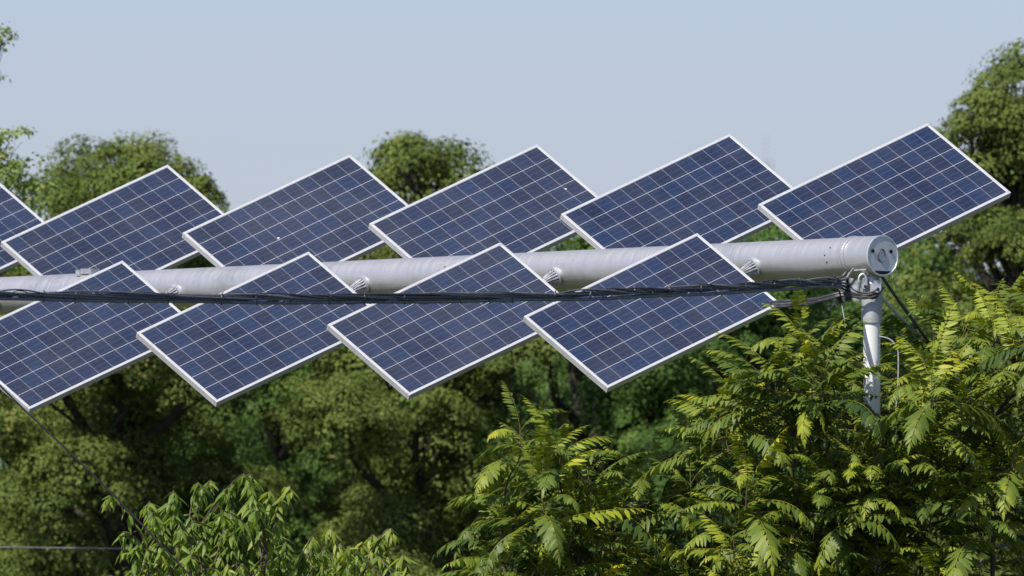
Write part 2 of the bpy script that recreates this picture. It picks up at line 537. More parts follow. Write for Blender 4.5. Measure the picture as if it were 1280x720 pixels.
def build_post():
    root = empty('support_post', PB0, 'white painted round steel post with a grey upper sleeve under the tube end', 'post')
    H = PB.z
    b = MB(); b.lathe([(0, .13), (.02, .13), (.02, .069), (H-.50, .068)], 40, axis=(0, 0, 1), up=(1, 0, 0)); b.build('lower_pole', M_PAINT, root, True)
    b = MB(); b.lathe([(H-.535, .0755), (H-.532, .082), (H-.50, .083), (H-.30, .083), (H-.22, .084)], 40, axis=(0, 0, 1), up=(1, 0, 0)); sl = b.build('upper_sleeve', M_GALVD, root, True)
    X, Z = m_, Vector((0, 0, 1)); Yv = Z.cross(X)
    R = Matrix((X, Yv, Z)).transposed()
    # saddle that cradles the tube
    sd = MB()
    prof = []
    n = 18
    outer = [Vector((0, math.sin(t)*(TR+.014), -math.cos(t)*(TR+.014))) for t in np.linspace(-.85, .85, n)]
    inner = [Vector((0, math.sin(t)*(TR+.0045), -math.cos(t)*(TR+.0045))) for t in np.linspace(-.85, .85, n)]
    vs = []
    for x in (-.075, .075):
        for p in outer+inner:
            q = p.copy(); q.x = x; vs.append(R @ q+Vector((0, 0, H)))
    fs = []
    for i in range(n-1):
        fs += [(i, i+1, 2*n+i+1, 2*n+i), (n+i, 3*n+i, 3*n+i+1, n+i+1), (i, n+i, n+i+1, i+1), (2*n+i, 2*n+i+1, 3*n+i+1, 3*n+i)]
    fs += [(0, 2*n, 3*n, n), (n-1, 2*n-1, 4*n-1, 3*n-1)]
    sd.add(vs, fs)
    sd.build('saddle', M_GALV, root, True)
    nk = MB(); nk.lathe([(H-.23, .081), (H-.205, .070), (H-.165, .066)], 32, axis=(0, 0, 1), up=(1, 0, 0)); nk.build('neck', M_GALV, root, True)
    # clevis ears facing the viewer, with bolts
    for x, w, z in ((.042, .060, -.235), (-.058, .040, -.215)):
        e = MB(); e.box((x, -.088, H+z), (w, .045, .075)); 
        e.lathe([(-.115, w*.5), (-.062, w*.5)], 20, (x, 0, H+z-.03), (0, 1, 0), (0, 0, 1))
        eo = e.build('clevis_ear', M_GALV, root, True)
        q = MB(); q.lathe([(-.123, .012), (-.1, .012)], 12, (x+.004, 0, H+z-.03), (0, 1, 0), (0, 0, 1)); q.build('bolt', M_DARK, eo, True)
    h = MB(); h.tube([Vector((-.075+.03*math.cos(t), -.09, H-.19+.045*math.sin(t))) for t in np.linspace(.2, 3.6, 14)], .010, 8)
    h.build('hook', M_GALV, root, True)


build_post()


# ------------------------------------------------------------------ cables
def spline(pts, n):
    pts = [Vector(p) for p in pts]
    out = []
    q = [pts[0]*2-pts[1]]+pts+[pts[-1]*2-pts[-2]]
    for i in range(1, len(q)-2):
        for k in range(n):
            t = k/n
            a, b, c, d = q[i-1], q[i], q[i+1], q[i+2]
            out.append(.5*((2*b)+(c-a)*t+(2*a-5*b+4*c-d)*t*t+(3*b-a-3*c+d)*t*t*t))
    out.append(pts[-1])
    return out


YP = PB.y-.12      # just in front of the post


def bundle():
    root = empty('cable_bundle', W(1080, 366, YP), 'thick bundle of black cables strapped together, crossing in front of the lower panels', 'cable bundle')
    o0 = root.location.copy()
    key = [(-620, 362), (-420, 364), (-220, 366), (-60, 368.5), (0, 369.3), (160, 372), (320, 373.5), (480, 373.2), (640, 371.2), (760, 367.5), (880, 362), (960, 358.0), (1020, 353.5), (1050, 353)]
    P = []
    for px, py in key:
        P.append(W(px, py, YP-max(1085-px, 0)/155*1.35))
    main = spline(P, 26)
    rr = random.Random(3)
    T = len(main)
    strands = [(.015, .0, .006, .1, .003), (.0135, .000, -.031, 0.10, .004), (.0085, .0, .012, .5, .020), (.0085, .0, .012, .5, .020), (.007, .0, .012, .5, .022),
               (.009, .0, .006, .33, .019), (.006, .0, .014, .8, .025), (.0105, .0, .020, .2, .012), (.007, 0, -.004, .6, .022)]
    for k, (r, dx, dz, fq, amp) in enumerate(strands):
        ph = rr.uniform(0, 6.28)
        pts = []
        for i, p in enumerate(main):
            s = i*.055
            a = ph+s*fq*4.5+1.3*math.sin(s*.9+k*2.1)
            pts.append(p-o0+Vector((dx, math.cos(a)*amp*.9-.006, dz+math.sin(a)*amp*1.18+.003*math.sin(s*3.3+k))))
        b = MB(); b.tube(pts, r, 7); b.build('cable', M_GREYC if k in (1, 7, 4, 2) else M_BLACK, root, True)
    lash = []
    for i in range(0, (T-1)*6):
        q = i/6; a = int(q); p = main[a].lerp(main[min(a+1, T-1)], q-a)-o0
        t = q*.42+.5*math.sin(q*.11)
        lash.append(p+Vector((0, math.cos(t)*.032, -.002+math.sin(t)*(.036+.006*math.sin(q*.37)))))
    b = MB(); b.tube(lash, .0036, 5); b.build('lashing_wire', M_TIE, root, True)
    L = 0; nxt = .2
    for i in range(1, T-2):
        L += (main[i]-main[i-1]).length
        if L > nxt:
            nxt = L+rr.uniform(.28, .72)
            p = main[i]-o0
            t = (main[i+1]-main[i-1]).normalized()
            b = MB()
            sk = rr.uniform(-.25, .25)
            for j in range(2):
                b.tube([p+t*(j*.010+sk*math.sin(a)*.03)+Vector((0, math.cos(a)*.030, -.004+math.sin(a)*.041)) for a in np.linspace(0, 2*PI, 17)], .0036, 5, False)
            a = rr.uniform(-.02, .02)
            if rr.random() < .6: b.tube([p+Vector((0, -.02, .034)), p+Vector((a*.5, -.015, .044)), p+Vector((a, -.01, .048+rr.uniform(0, .016)))], .0032, 5)
            b.build('tie_wrap', M_TIE, root, True)
    # ends: some climb into the tube, some wrap the post
    end = main[-1]
    for k, (mids, r) in enumerate([
        ([(1056, 349), (1062, 342), (1067, 335)], .012),
        ([(1050, 348), (1058, 340), (1066, 334)], .009),
        ([(1056, 358), (1066, 366), (1080, 369), (1092, 367), (1100, 363)], .010),
        ([(1054, 361), (1064, 370), (1080, 373), (1094, 370), (1101, 365)], .009),
        ([(1056, 354), (1070, 364), (1084, 366), (1096, 362), (1102, 357)], .0075),
        ([(1048, 363), (1060, 371), (1078, 371), (1092, 373), (1100, 368)], .0075)]):
        pts = [W(1010, 355+k*1.2, YP-.55-.01*k), W(1034, 353+k*1.1, YP-.38)]
        for j, (x, y) in enumerate(mids):
            yy = YP-.015
            if k >= 2 and j == len(mids)-1: yy = YP+.10
            if k < 2: yy = YP-.04+.05*j
            pts.append(W(x, y, yy))
        b = MB(); b.tube([p-o0 for p in spline(pts, 8)], r, 7); b.build('cable', M_BLACK if k else M_GREYC, root, True)


bundle()


def loop_bundle():
    o0 = W(1030, 374, YP+.25)
    root = empty('cable_loop', o0, 'slack second bundle of black cables drooping from the post behind the right panel corner', 'cable bundle')
    for k in range(6):
        dy = k*1.7
        y0 = PB.y
        pts = [W(820, 372+dy*.6, y0+1.35), W(880, 377+dy*.6, y0+1.0), W(940, 379+dy*.6, y0+.65), W(985, 376+dy*.8, y0+.35), W(1012, 375.5+dy*.7-(k % 2)*3, y0+.15), W(1035, 370+dy*.5, y0-.06), W(1052, 366+dy*.4, YP), W(1072, 369+dy*.25, YP-.01), W(1088, 368+dy*.3, YP-.01), W(1099, 364+dy*.2, YP+.06), W(1104, 360, YP+.16)]
        b = MB(); b.tube([p-o0 for p in spline(pts, 8)], (.012, .009, .007, .010, .008, .011)[k], 7)
        b.build('cable', M_GREYC if k == 2 else M_BLACK, root, True)


loop_bundle()


def wire(name, pts, r, m, label, cat):
    o0 = Vector(pts[0])
    b = MB(); b.tube([Vector(p)-o0 for p in pts], r, 8)
    o = b.build(name, m, None, True); o.location = o0
    tag(o, label, cat)
    return o


a = W(1102, 345, PB.y-.05); g2 = W(1178, 452, PB.y+.5)
d = g2-a; t = a.z/(-d.z)
wire('guy_cable', spline([a, a+d*.25+Vector((.01, 0, -.02)), a+d*.8, g2, a+d*t], 6), .013, M_BLACK, 'black guy cable slanting down right from the post head', 'cable')
a = W(1102, 372, PB.y+.05); g2 = W(1174, 449, PB.y+.62)
d = g2-a; t = a.z/(-d.z)
wire('guy_rod', [a, g2, a+d*t], .014, M_GALV, 'pale steel stay rod slanting down right just below the black guy cable', 'rod')
a = W(-110, 372, 133.5); b_ = W(25, 507, 131.7); c_ = W(130, 607, 130.6); d_ = W(240, 722, 129.4); e_ = d_+(d_-c_)*6.2
wire('guy_cable', [a]+spline([b_, c_, d_], 6)+[d_+(d_-c_)*(d_.z/(c_.z-d_.z))], .008, M_DARK, 'dark sloping guy cable at lower left running down into the drooping-leaved bush', 'cable')
wire('thin_wire', spline([W(1052, 380, 131.5), W(1056, 402, 131.3), W(1057, 411, 131.2), W(1064, 419, 131.1), W(1076, 423, 131.0)], 6),   .003, M_GALVD, 'thin pale wire hanging left of the white post', 'wire')
pts = spline([W(1098, 420, 131.0), W(1112, 424, 131.0), W(1121, 434, 131.0), W(1123, 450, 131.0), W(1122, 490, 131.0), W(1120, 520, 131.0), W(1120, 640, 131.0)], 6)
wire('thin_pipe', pts, .006, M_GALVD, 'thin pale conduit bending down among the leaves right of the post', 'conduit')
wire('overhead_wire', spline([W(-900, 676, 158), W(-100, 683, 158), W(160, 686, 158.5), W(300, 688, 175), W(420, 690, 190)], 8), .006, M_GREYC, 'thin pale overhead wire crossing in front of the woods at lower left', 'wire')


# ------------------------------------------------------------------ foliage generators
def np_mesh(name, V, F, tint=None, mats=(), smooth=False):
    """V (n,3); F (m,4) quads, degenerate last index -1 for triangles not used"""
    me = bpy.data.meshes.new(name)
    nv, nf = len(V), len(F)
    me.vertices.add(nv); me.vertices.foreach_set('co', V.astype(np.float32).ravel())
    k = F.shape[1]
    me.loops.add(nf*k); me.polygons.add(nf)
    me.polygons.foreach_set('loop_start', np.arange(0, nf*k, k, dtype=np.int32))
    me.polygons.foreach_set('loop_total', np.full(nf, k, dtype=np.int32))
    me.loops.foreach_set('vertex_index', F.astype(np.int32).ravel())
    if smooth:
        me.polygons.foreach_set('use_smooth', np.ones(nf, dtype=bool))
    if tint is not None:
        at = me.attributes.new('tint', 'FLOAT', 'POINT')
        at.data.foreach_set('value', tint.astype(np.float32))
    for m in mats: me.materials.append(m)
    me.update()
    return me


def frames(nrm, fwd):
    """orthonormal frames (N,3,3) columns: forward, side, normal"""
    nrm = nrm/np.linalg.norm(nrm, axis=1, keepdims=True)
    f = fwd-nrm*np.sum(fwd*nrm, axis=1, keepdims=True)
    f /= np.linalg.norm(f, axis=1, keepdims=True)+1e-9
    s = np.cross(nrm, f)
    return np.stack([f, s, nrm], axis=2)


LEAF = np.array([[0, 0, 0], [.45, .40, .06], [1.0, 0, -.10], [.45, -.40, .06]])


def broad_leaves(pos, nrm, size, rng):
    n = len(pos)
    fwd = rng.normal(size=(n, 3)); fwd[:, 2] -= .6
    R = frames(nrm, fwd)
    L = LEAF[None]*size[:, None, None]
    V = np.einsum('nij,nkj->nki', R, L)+pos[:, None, :]
    return V.reshape(-1, 3), np.arange(n*4).reshape(n, 4)


def pads(C, Nn, rng, leaves, lsize, pad, flat, upw=1.0):
    """each pad is a shallow, lobed dome of leaves"""
    n = len(C)
    up = np.zeros((n, 3)); up[:, 2] = 1
    pn = up*upw+Nn*.55+rng.normal(size=(n, 3))*.14
    R = frames(pn, rng.normal(size=(n, 3)))
    prad = pad*rng.uniform(.55, 1.35, n)
    q = rng.uniform(size=(n, leaves))**.5
    th = rng.uniform(0, 2*PI, (n, leaves))
    lob = 1+.22*np.sin(3*th+rng.uniform(0, 6, (n, 1)))+.12*np.sin(7*th+rng.uniform(0, 6, (n, 1)))
    pol = q*1.75                                   # polar angle on the dome, a little below its rim
    x = np.sin(pol)*np.cos(th)*lob*prad[:, None]; y = np.sin(pol)*np.sin(th)*lob*prad[:, None]
    z = np.cos(pol)*prad[:, None]*flat
    jit = 1-np.abs(rng.normal(size=x.shape))*.16
    loc = np.stack([x*jit, y*jit, z*jit], 2)+rng.normal(size=(n, leaves, 3))*.012
    pos = np.einsum('nij,nkj->nki', R, loc)+C[:, None, :]
    ln = np.einsum('nij,nkj->nki', R, np.stack([np.sin(pol)*np.cos(th), np.sin(pol)*np.sin(th), np.cos(pol)+.35], 2))
    ln = ln+rng.normal(size=ln.shape)*.26
    size = lsize*rng.uniform(.65, 1.25, n*leaves)
    tint = np.clip(np.repeat(rng.normal(.42, .15, n), leaves)+rng.normal(0, .07, n*leaves), 0, 1)
    return pos.reshape(-1, 3), ln.reshape(-1, 3), size, tint


def crown_leaves(lobes, rng, per_m2=4.5, leaves=420, lsize=.036, openness=0.0, pad=.27, fill=6.0):
    """lobes: (center, radius). Spreading foliage pads on the outside of each lobe, looser leaves inside"""
    C, Nn, C2, N2 = [], [], [], []
    for c, r in lobes:
        c = np.array(c)
        r3 = np.array([r*1.12, r*1.12, r*.86])
        for dens, lo, CC, NN, sp in ((per_m2, 1.0, C, Nn, .13), (fill, .52, C2, N2, .14)):
            n = max(int(4*PI*r*r*dens*1.1), 3)
            d = rng.normal(size=(n, 3)); d /= np.linalg.norm(d, axis=1, keepdims=True)
            d = d[(d[:, 2] > -.75)]
            k = rng.normal(size=(4, 3))*1.6
            ph = rng.uniform(0, 6.28, 4)
            bump = sum(np.sin(d @ k[i]*2+ph[i]) for i in range(4))*.05
            rad = lo*(1+bump-np.abs(rng.normal(size=len(d)))*sp)
            keep = rng.uniform(size=len(d)) > openness
            CC.append((c+d*r3*rad[:, None])[keep]); NN.append(d[keep])
    C2 = C2 or C; N2 = N2 or Nn
    a = pads(np.concatenate(C), np.concatenate(Nn), rng, leaves, lsize, pad, .62)
    if fill <= 0: out = a
    else:
        b = pads(np.concatenate(C2), np.concatenate(N2), rng, 90, lsize*1.5, pad, .8, .5)
        out = [np.concatenate(q) for q in zip(a, b)]
    return out[0], out[1], out[2], np.repeat(out[3], 4)


def limb(mb, a, b, r0, r1, rr, wob=.12):
    a, b = Vector(a), Vector(b)
    n = 6
    L = (b-a).length
    pts = [a.lerp(b, k/n)+Vector((rr.uniform(-1, 1), rr.uniform(-1, 1), rr.uniform(-.5, .5)))*wob*L*.25*(0 < k < n) for k in range(n+1)]
    mb.tube(pts, [r0+(r1-r0)*k/n for k in range(n+1)], 7)
    return pts


def tree(base, lobes, label, m, seed, group='broadleaved trees standing in a row behind the panels', trunk_r=.17, topf=.84, **kw):
    rng = np.random.default_rng(seed); rr = random.Random(seed)
    base = Vector(base)
    root = empty('broadleaf_tree', base, label, 'tree', group)
    lb = [(np.array(c)-np.array(base), r) for c, r in lobes]
    pos, nrm, size, tint = crown_leaves(lb, rng, **kw)
    V, F = broad_leaves(pos, nrm, size, rng)
    me = np_mesh('crown', V, F, tint, (m,))
    link('crown', me, None, root)
    top = max(c[2] for c, r in lb)*topf
    mb = MB()
    cx = float(np.mean([c[0] for c, r in lb])); cy = float(np.mean([c[1] for c, r in lb]))
    tp = [Vector((cx*(k/8)**1.5+rr.uniform(-.05, .05), cy*(k/8), top*k/8)) for k in range(9)]
    tp[0] = Vector((0, 0, 0))
    mb.tube(tp, [trunk_r*(1.35 if k == 0 else 1-.1*k) for k in range(9)], 10)
    mb.build('trunk', M_BARK, root, True)
    lm = MB()
    for c, r in lb:
        z = max(min(c[2]-r*1.2, top*.9), 1.6)
        i = int(z/top*8)
        st = tp[max(min(i, 7), 1)]
        end = Vector(c)+Vector((0, 0, r*.3))
        pts = limb(lm, st, end, trunk_r*.42, trunk_r*.12, rr)
        for q in range(4):
            dd = Vector(rng.normal(size=3)); dd.normalize(); dd.z = abs(dd.z)*.6
            limb(lm, pts[rr.randint(2, 5)], Vector(c)+dd*r*.85, trunk_r*.13, trunk_r*.04, rr)
    lm.build('limb', M_BARK, root, True)
    return root


def plobe(px, py, rp, Y):
    s = FPX/Y
    return (tuple(W(px, py, Y)), rp/s)


def backdrop_tree(cx, Y, tops, low, label, m, seed, **kw):
    """tops: manual (px,py,r_px) lobes for the outline; low: (x0,x1,y0,y1,count,r) lobes filling the lower crown"""
    rr = random.Random(seed*3+1)
    lobes = [plobe(x+rr.uniform(-4, 4), y+rr.uniform(-3, 5), r*.92*rr.uniform(.85, 1.1), Y+rr.uniform(-.7, .5)) for x, y, r in tops]
    x0, x1, y0, y1, n, rad = low
    cells = []
    n = round(n*1.55); nx = max(1, round(math.sqrt(n*(x1-x0)/(y1-y0)))); ny = max(1, round(n/nx))
    for j in range(ny):
        for i in range(nx):
            x = x0+(i+.5+rr.uniform(-.3, .3)+(.5 if j % 2 else 0)-.25)*(x1-x0)/nx
            y = y0+(j+.5+rr.uniform(-.25, .25))*(y1-y0)/ny
            lobes.append(plobe(x, y, rad*rr.uniform(.75, 1.2), Y+rr.uniform(-2.4, 1.6)))
    b = W(cx, 500, Y+.3); b.z = 0
    return tree(b, lobes, label, m, seed, **kw)


BT = [
    (165, 172, [(150, 190, 32), (195, 205, 38), (110, 225, 45), (240, 232, 34), (165, 235, 60), (70, 262, 42), (215, 262, 50), (120, 290, 60)],
     (-10, 290, 330, 800, 15, 62), 'broad olive-green tree with a domed crown top left, behind the first whole upper panel', M_LEAF_OLIVE, 21),
    (350, 177, [(335, 320, 46), (380, 330, 44), (290, 335, 40)], (250, 460, 370, 800, 11, 58), 'lower tree hidden behind the panels between the left crown and the round middle crown', M_LEAF_DEEP, 22),
    (532, 173, [(505, 205, 32), (560, 208, 36), (530, 235, 48), (488, 235, 28), (585, 238, 32), (600, 268, 42), (515, 285, 55), (515, 188, 17), (492, 196, 18)],
     (420, 650, 330, 800, 12, 60), 'tree with a round crown rising between two upper panels in the middle', M_LEAF_OLIVE, 23),
    (725, 179, [(700, 300, 42), (745, 318, 44)], (640, 830, 350, 800, 10, 60), 'low dense tree behind the tube between the lower panels right of the middle', M_LEAF_DEEP, 24),
    (905, 176, [(880, 312, 40), (950, 296, 40), (1000, 305, 38)], (810, 1010, 340, 800, 11, 58), 'low dense tree seen in the gap left of the white post', M_LEAF_DEEP, 25),
    (1090, 178, [(1060, 330, 40), (1120, 345, 42), (1165, 325, 36), (1030, 310, 34)], (1000, 1200, 370, 800, 10, 56), 'dark green tree directly behind the tube end cap and the white post', M_LEAF_DEEP, 26),
    (1290, 170, [(1262, 100, 30), (1285, 82, 28), (1232, 150, 42), (1290, 150, 60), (1215, 178, 36), (1250, 215, 58), (1310, 220, 70), (1205, 262, 42), (1185, 300, 40), (1260, 300, 70), (1272, 165, 44), (1262, 240, 52)],
     (1180, 1400, 350, 800, 14, 64), 'tall olive-green tree at the right edge, higher than all the others', M_LEAF_OLIVE, 27),
]
for b in BT:
    backdrop_tree(*b[:6], b[6])
BK = [(60, 190, [(20, 330, 60), (110, 340, 60)], (-60, 200, 400, 800, 8, 80), 'shadowy far tree filling the gaps behind the broad left tree', 41),
      (270, 191, [(250, 330, 60), (330, 345, 50)], (190, 370, 400, 800, 7, 80), 'shadowy far tree behind the bright lower-left bush', 42),
      (620, 190, [(620, 340, 60)], (500, 740, 400, 800, 9, 80), 'shadowy far tree behind the gap between the middle lower panels', 43),
      (830, 191, [(820, 340, 60)], (740, 930, 400, 800, 8, 80), 'shadowy far tree behind the shaded feather-leaved saplings', 44),
      (1010, 190, [(1010, 345, 50)], (930, 1110, 400, 800, 7, 80), 'shadowy far tree behind the tall sapling left of the post', 45),
      (1190, 189, [(1180, 345, 50)], (1110, 1300, 400, 800, 8, 80), 'shadowy far tree behind the saplings right of the post', 46)]
for b in BK:
    backdrop_tree(*b[:5], M_LEAF_DEEP, b[5], leaves=150, lsize=.055, per_m2=3)
# light, airy tree at the left edge
rr = random.Random(5)
lob = [plobe(x, y, r, 160+rr.uniform(-.4, .4)) for x, y, r in
       [(12, 185, 24), (30, 215, 24), (-5, 215, 30), (10, 250, 30), (45, 245, 18), (-60, 190, 50), (-90, 260, 70), (4, 54, 13), (-6, 100, 10), (-160, 70, 90), (-220, 180, 110), (20, 320, 40), (30, 430, 40), (-60, 400, 80)]]
b = W(-150, 500, 160.3); b.z = 0
tree(b, lob, 'light airy pale-green tree cut by the left edge, loose sprigs against the sky', M_LEAF_PALE, 31, lsize=.05, per_m2=12, leaves=46, pad=.14, fill=0, trunk_r=.055, topf=1.0)


# ---- compound-leaved saplings (feather leaves in rosettes)
def leaflet(L, w, droop, fold=.25):
    """8 verts in (along, side, up), 6 faces as quads/tris padded to quads"""
    st = [(0, 0), (.28, 1.0), (.66, .72), (1.0, 0)]
    def cz(t): return -droop*t*t*L
    v = [(0, 0, 0)]
    for t, ww in st[1:3]:
        v += [(t*L, w*ww/2, cz(t)+fold*w*ww*-.5), (t*L, 0, cz(t)), (t*L, -w*ww/2, cz(t)+fold*w*ww*-.5)]
    v.append((L, 0, cz(1)))
    f = [(0, 1, 2), (0, 2, 3), (1, 4, 5), (1, 5, 2), (2, 5, 6), (2, 6, 3), (4, 7, 5), (5, 7, 6)]
    return np.array(v), np.array(f)


def make_frond(seed, length=.5, pairs=10, arch=1.0, hang=.6):
    """frond in local space: starts at the origin along +x, up is +z. Returns V, F, tint offset"""
    rg = np.random.default_rng(seed)
    n = 14
    el0 = rg.uniform(.15, .45)
    pts = [np.zeros(3)]; el = el0; yaw = 0.; ell = []
    bend = rg.uniform(-.25, .25)
    for i in range(n):
        el = el0-arch*(i/n)**1.3; yaw = bend*(i/n)**2
        ell.append((el, yaw))
        pts.append(pts[-1]+np.array([math.cos(el)*math.cos(yaw), math.cos(el)*math.sin(yaw), math.sin(el)])*length/n)
    pts = np.array(pts)
    Vs, Fs, Ts = [], [], []
    base = 0
    # rachis: 3-sided tube
    for i in range(n+1):
        r = .0036*(1-.65*i/n)
        for k in range(3):
            a = 2*PI*k/3
            Vs.append((pts[i]+np.array([0, math.cos(a)*r, math.sin(a)*r]))[None])
    rv = np.concatenate(Vs)
    fs = []
    for i in range(n):
        for k in range(3):
            a, b_, c, d = i*3+k, i*3+(k+1) % 3, (i+1)*3+(k+1) % 3, (i+1)*3+k
            fs += [(a, b_, c), (a, c, d)]
    Vs = [rv]; Fs = [np.array(fs)]; Ts = [np.full(len(rv), .75)]
    base = len(rv)

    def put(t, side, L, w, terminal=False):
        nonlocal base
        x = t*n; i = min(int(x), n-1); fr = x-i
        p = pts[i]*(1-fr)+pts[i+1]*fr
        e, yw = ell[i]
        T = np.array([math.cos(e)*math.cos(yw), math.cos(e)*math.sin(yw), math.sin(e)])
        S_ = np.array([-math.sin(yw), math.cos(yw), 0.]); U = np.cross(T, S_)
        if terminal: d = T+U*-.2
        else:
            sw = .42+.25*t+rg.normal(0, .07)
            d = S_*side*math.cos(sw)+T*math.sin(sw)+np.array([0, 0, -1.])*hang*rg.uniform(.6, 1.3)
        d = d/np.linalg.norm(d)
        up = U*1.0+T*.1+S_*side*.25+rg.normal(0, .12, 3)
        R = frames(up[None], d[None])[0]
        v, f = leaflet(L, w, rg.uniform(.15, .4), rg.uniform(.1, .4))
        v = v @ R.T+p
        Vs.append(v); Fs.append(f+base); Ts.append(np.full(8, rg.normal(0, .07)+.25*max(t-.55, 0))); base += 8
    for j in range(pairs):
        t = .20+.78*j/(pairs-1)
        size = math.sin(PI*(.22+.68*(j/(pairs-1))))
        L = length*.20*size*rg.uniform(.9, 1.1)+.012
        w = L*.33
        for side in (-1, 1):
            if rg.uniform() < .96: put(t+rg.uniform(-.01, .01), side, L, w)
    put(1.0, 0, length*.12, length*.035, True)
    return np.concatenate(Vs), np.concatenate(Fs), np.concatenate(Ts)


FROND = [make_frond(100+i, 1.0, random.choice((13, 14, 15, 16)), arch=a, hang=h) for i, (a, h) in enumerate(
    [(.5, .6), (.8, .9), (1.0, 1.1), (1.2, 1.3), (.7, 1.2), (1.4, 1.0), (.35, .6), (1.5, 1.3)])]


def sapling(base, tips, label, seed, flen=.76):
    """tips: list of (world point, number of fronds, size)"""
    rg = np.random.default_rng(seed); rr = random.Random(seed)
    base = Vector(base)
    root = empty('feather_leaved_sapling', base, label, 'tree', 'feather-leaved saplings growing round the post')
    Vs, Fs, Ts = [], [], []
    off = 0
    st = MB()
    mains = []
    zmax = max(t[0].z for t in tips)
    ctr = [Vector(t[0])-base for t in tips]
    for q in range(3):
        e = sorted(ctr, key=lambda c: c.x)[int((q+.5)*len(ctr)/3)]
        mp = spline([Vector((0, 0, 0)), Vector((e.x*.35, e.y*.3, zmax*.35)), Vector((e.x*.8, e.y*.7, zmax*.68)), Vector((e.x, e.y, zmax*.86))], 7)
        st.tube(mp, [.035*(1-.7*i/(len(mp)-1)) for i in range(len(mp))], 7)
        mains += mp
    for tip, nf, sc in tips:
        tip = Vector(tip)-base
        tone = rg.normal(.36, .08)
        az0 = rg.uniform(0, 6.28)
        stem_l = .28*sc
        for k in range(nf):
            V, F, T = FROND[rg.integers(len(FROND))]
            az = az0+k*2.4+rg.normal(0, .2)
            h = k/max(nf-1, 1)          # 0 = lowest, oldest
            elev = -.25+1.05*h**1.4+rg.normal(0, .12)
            L = flen*sc*(1.0-.35*h)*rg.uniform(.8, 1.15)
            ca, sa, ce, se = math.cos(az), math.sin(az), math.cos(elev), math.sin(elev)
            fx = np.array([ca*ce, sa*ce, se]); sy = np.array([-sa, ca, 0.]); uz = np.cross(fx, sy)
            rol = rg.normal(0, .12)
            sy2 = sy*math.cos(rol)+uz*math.sin(rol); uz2 = np.cross(fx, sy2)
            R = np.stack([fx, sy2, uz2], 1)
            p = np.array(tip)+np.array([0, 0, -stem_l*(1-h)])
            Vs.append((V*L) @ R.T+p); Fs.append(F+off); off += len(V)
            Ts.append(np.clip(T+tone+rg.normal(0, .10)+(.18 if h > .75 else 0)+(.28 if rg.uniform() < .06 else 0), 0, 1))
        # twig down to the nearest of the sapling's stems
        near = min(mains, key=lambda q: (q-tip).length if q.z < tip.z-.35 else 99)
        mid = near.lerp(tip, .55)+Vector((rr.uniform(-.08, .08), rr.uniform(-.08, .08), -.10))
        pts = spline([near, mid, tip+Vector((0, 0, -.25*sc)), tip], 4)
        st.tube(pts, [.011*(1-.6*i/(len(pts)-1)) for i in range(len(pts))], 6)
    V = np.concatenate(Vs); F = np.concatenate(Fs); T = np.concatenate(Ts)
    me = np_mesh('crown', V, F, T, (M_FROND,), smooth=True)
    link('crown', me, None, root)
    st.build('trunk', M_STEM, root, True)
    return root


def outline_tips(x0, x1, top, n, Y0, Y1, rg, ymax=800, keepout=()):
    out = []
    tries = 0
    while len(out) < n and tries < 5000:
        tries += 1
        x = rg.uniform(x0, x1); t = top(x)
        y = t+(ymax-t)*rg.random()**1.05
        if any(a < x < b and c < y < d for a, b, c, d in keepout): continue
        if any(abs(x-q[0]) < 38 and abs(y-q[1]) < 30 for q in out): continue
        out.append((x, y))
    return [(W(x, y, rg.uniform(Y0, Y1)), rg.randint(8, 12), rg.uniform(.8, 1.12)) for x, y in out]


def poly(pts):
    xs, ys = zip(*pts)
    return lambda x: float(np.interp(x, xs, ys))


rg = random.Random(77)
def B_(px, Y):
    p = W(px, 500, Y); p.z = 0
    return p


KO = [(1040, 1150, 0, 560)]
sapling(B_(665, 130.2), [(W(650, 535, 130), 9, .9), (W(700, 562, 130.3), 10, .95)] +
        outline_tips(600, 745, poly([(600, 660), (640, 570), (700, 565), (745, 590)]), 19, 129.6, 131, rg), 'shaded feather-leaved sapling at the left end of the clump, beneath the lowest panel corner', 51)
sapling(B_(830, 131), outline_tips(745, 905, poly([(745, 600), (800, 590), (860, 570), (905, 520)]), 20, 130.6, 132.0, rg), 'feather-leaved sapling in the shade of the rightmost lower panel', 52)
sapling(B_(985, 130.6), [(W(1002, 418, 130.5), 9, .95), (W(925, 500, 130.2), 10, .95), (W(1035, 432, 130.9), 9, .8), (W(958, 470, 130), 10, 1.), (W(1015, 470, 130), 10, 1.)] +
        outline_tips(905, 1060, poly([(905, 530), (960, 470), (990, 430), (1040, 440), (1060, 460)]), 28, 129.6, 131.4, rg, keepout=KO), 'tall feather-leaved sapling left of the white post, its bright top against the dark tree', 53)
sapling(B_(1125, 132), [(W(1108, 585, 130.2), 11, 1.05), (W(1075, 610, 130.0), 10, .95), (W(1130, 470, 131.6), 8, .8), (W(1135, 525, 131.0), 9, .8), (W(1062, 560, 130.1), 8, .8), (W(1108, 530, 130.4), 7, .66), (W(1092, 558, 130.0), 8, .75)] +
        outline_tips(1055, 1170, poly([(1055, 580), (1110, 560), (1140, 470), (1170, 455)]), 22, 129.6, 131.2, rg, keepout=KO) +
        outline_tips(1050, 1160, poly([(1050, 470), (1160, 440)]), 10, 131.6, 132.4, rg, ymax=560), 'feather-leaved sapling at the foot of the white post, leaves crossing in front of it', 54)
sapling(B_(1235, 131.5), [(W(1245, 390, 131.5), 10, .95), (W(1165, 412, 131.4), 9, .9), (W(1205, 412, 131.2), 9, .95), (W(1275, 400, 131), 9, .95)] +
        outline_tips(1165, 1330, poly([(1165, 435), (1210, 425), (1250, 400), (1330, 400)]), 30, 129.8, 131.8, rg), 'tallest feather-leaved sapling at the right edge with yellowish tips', 55)


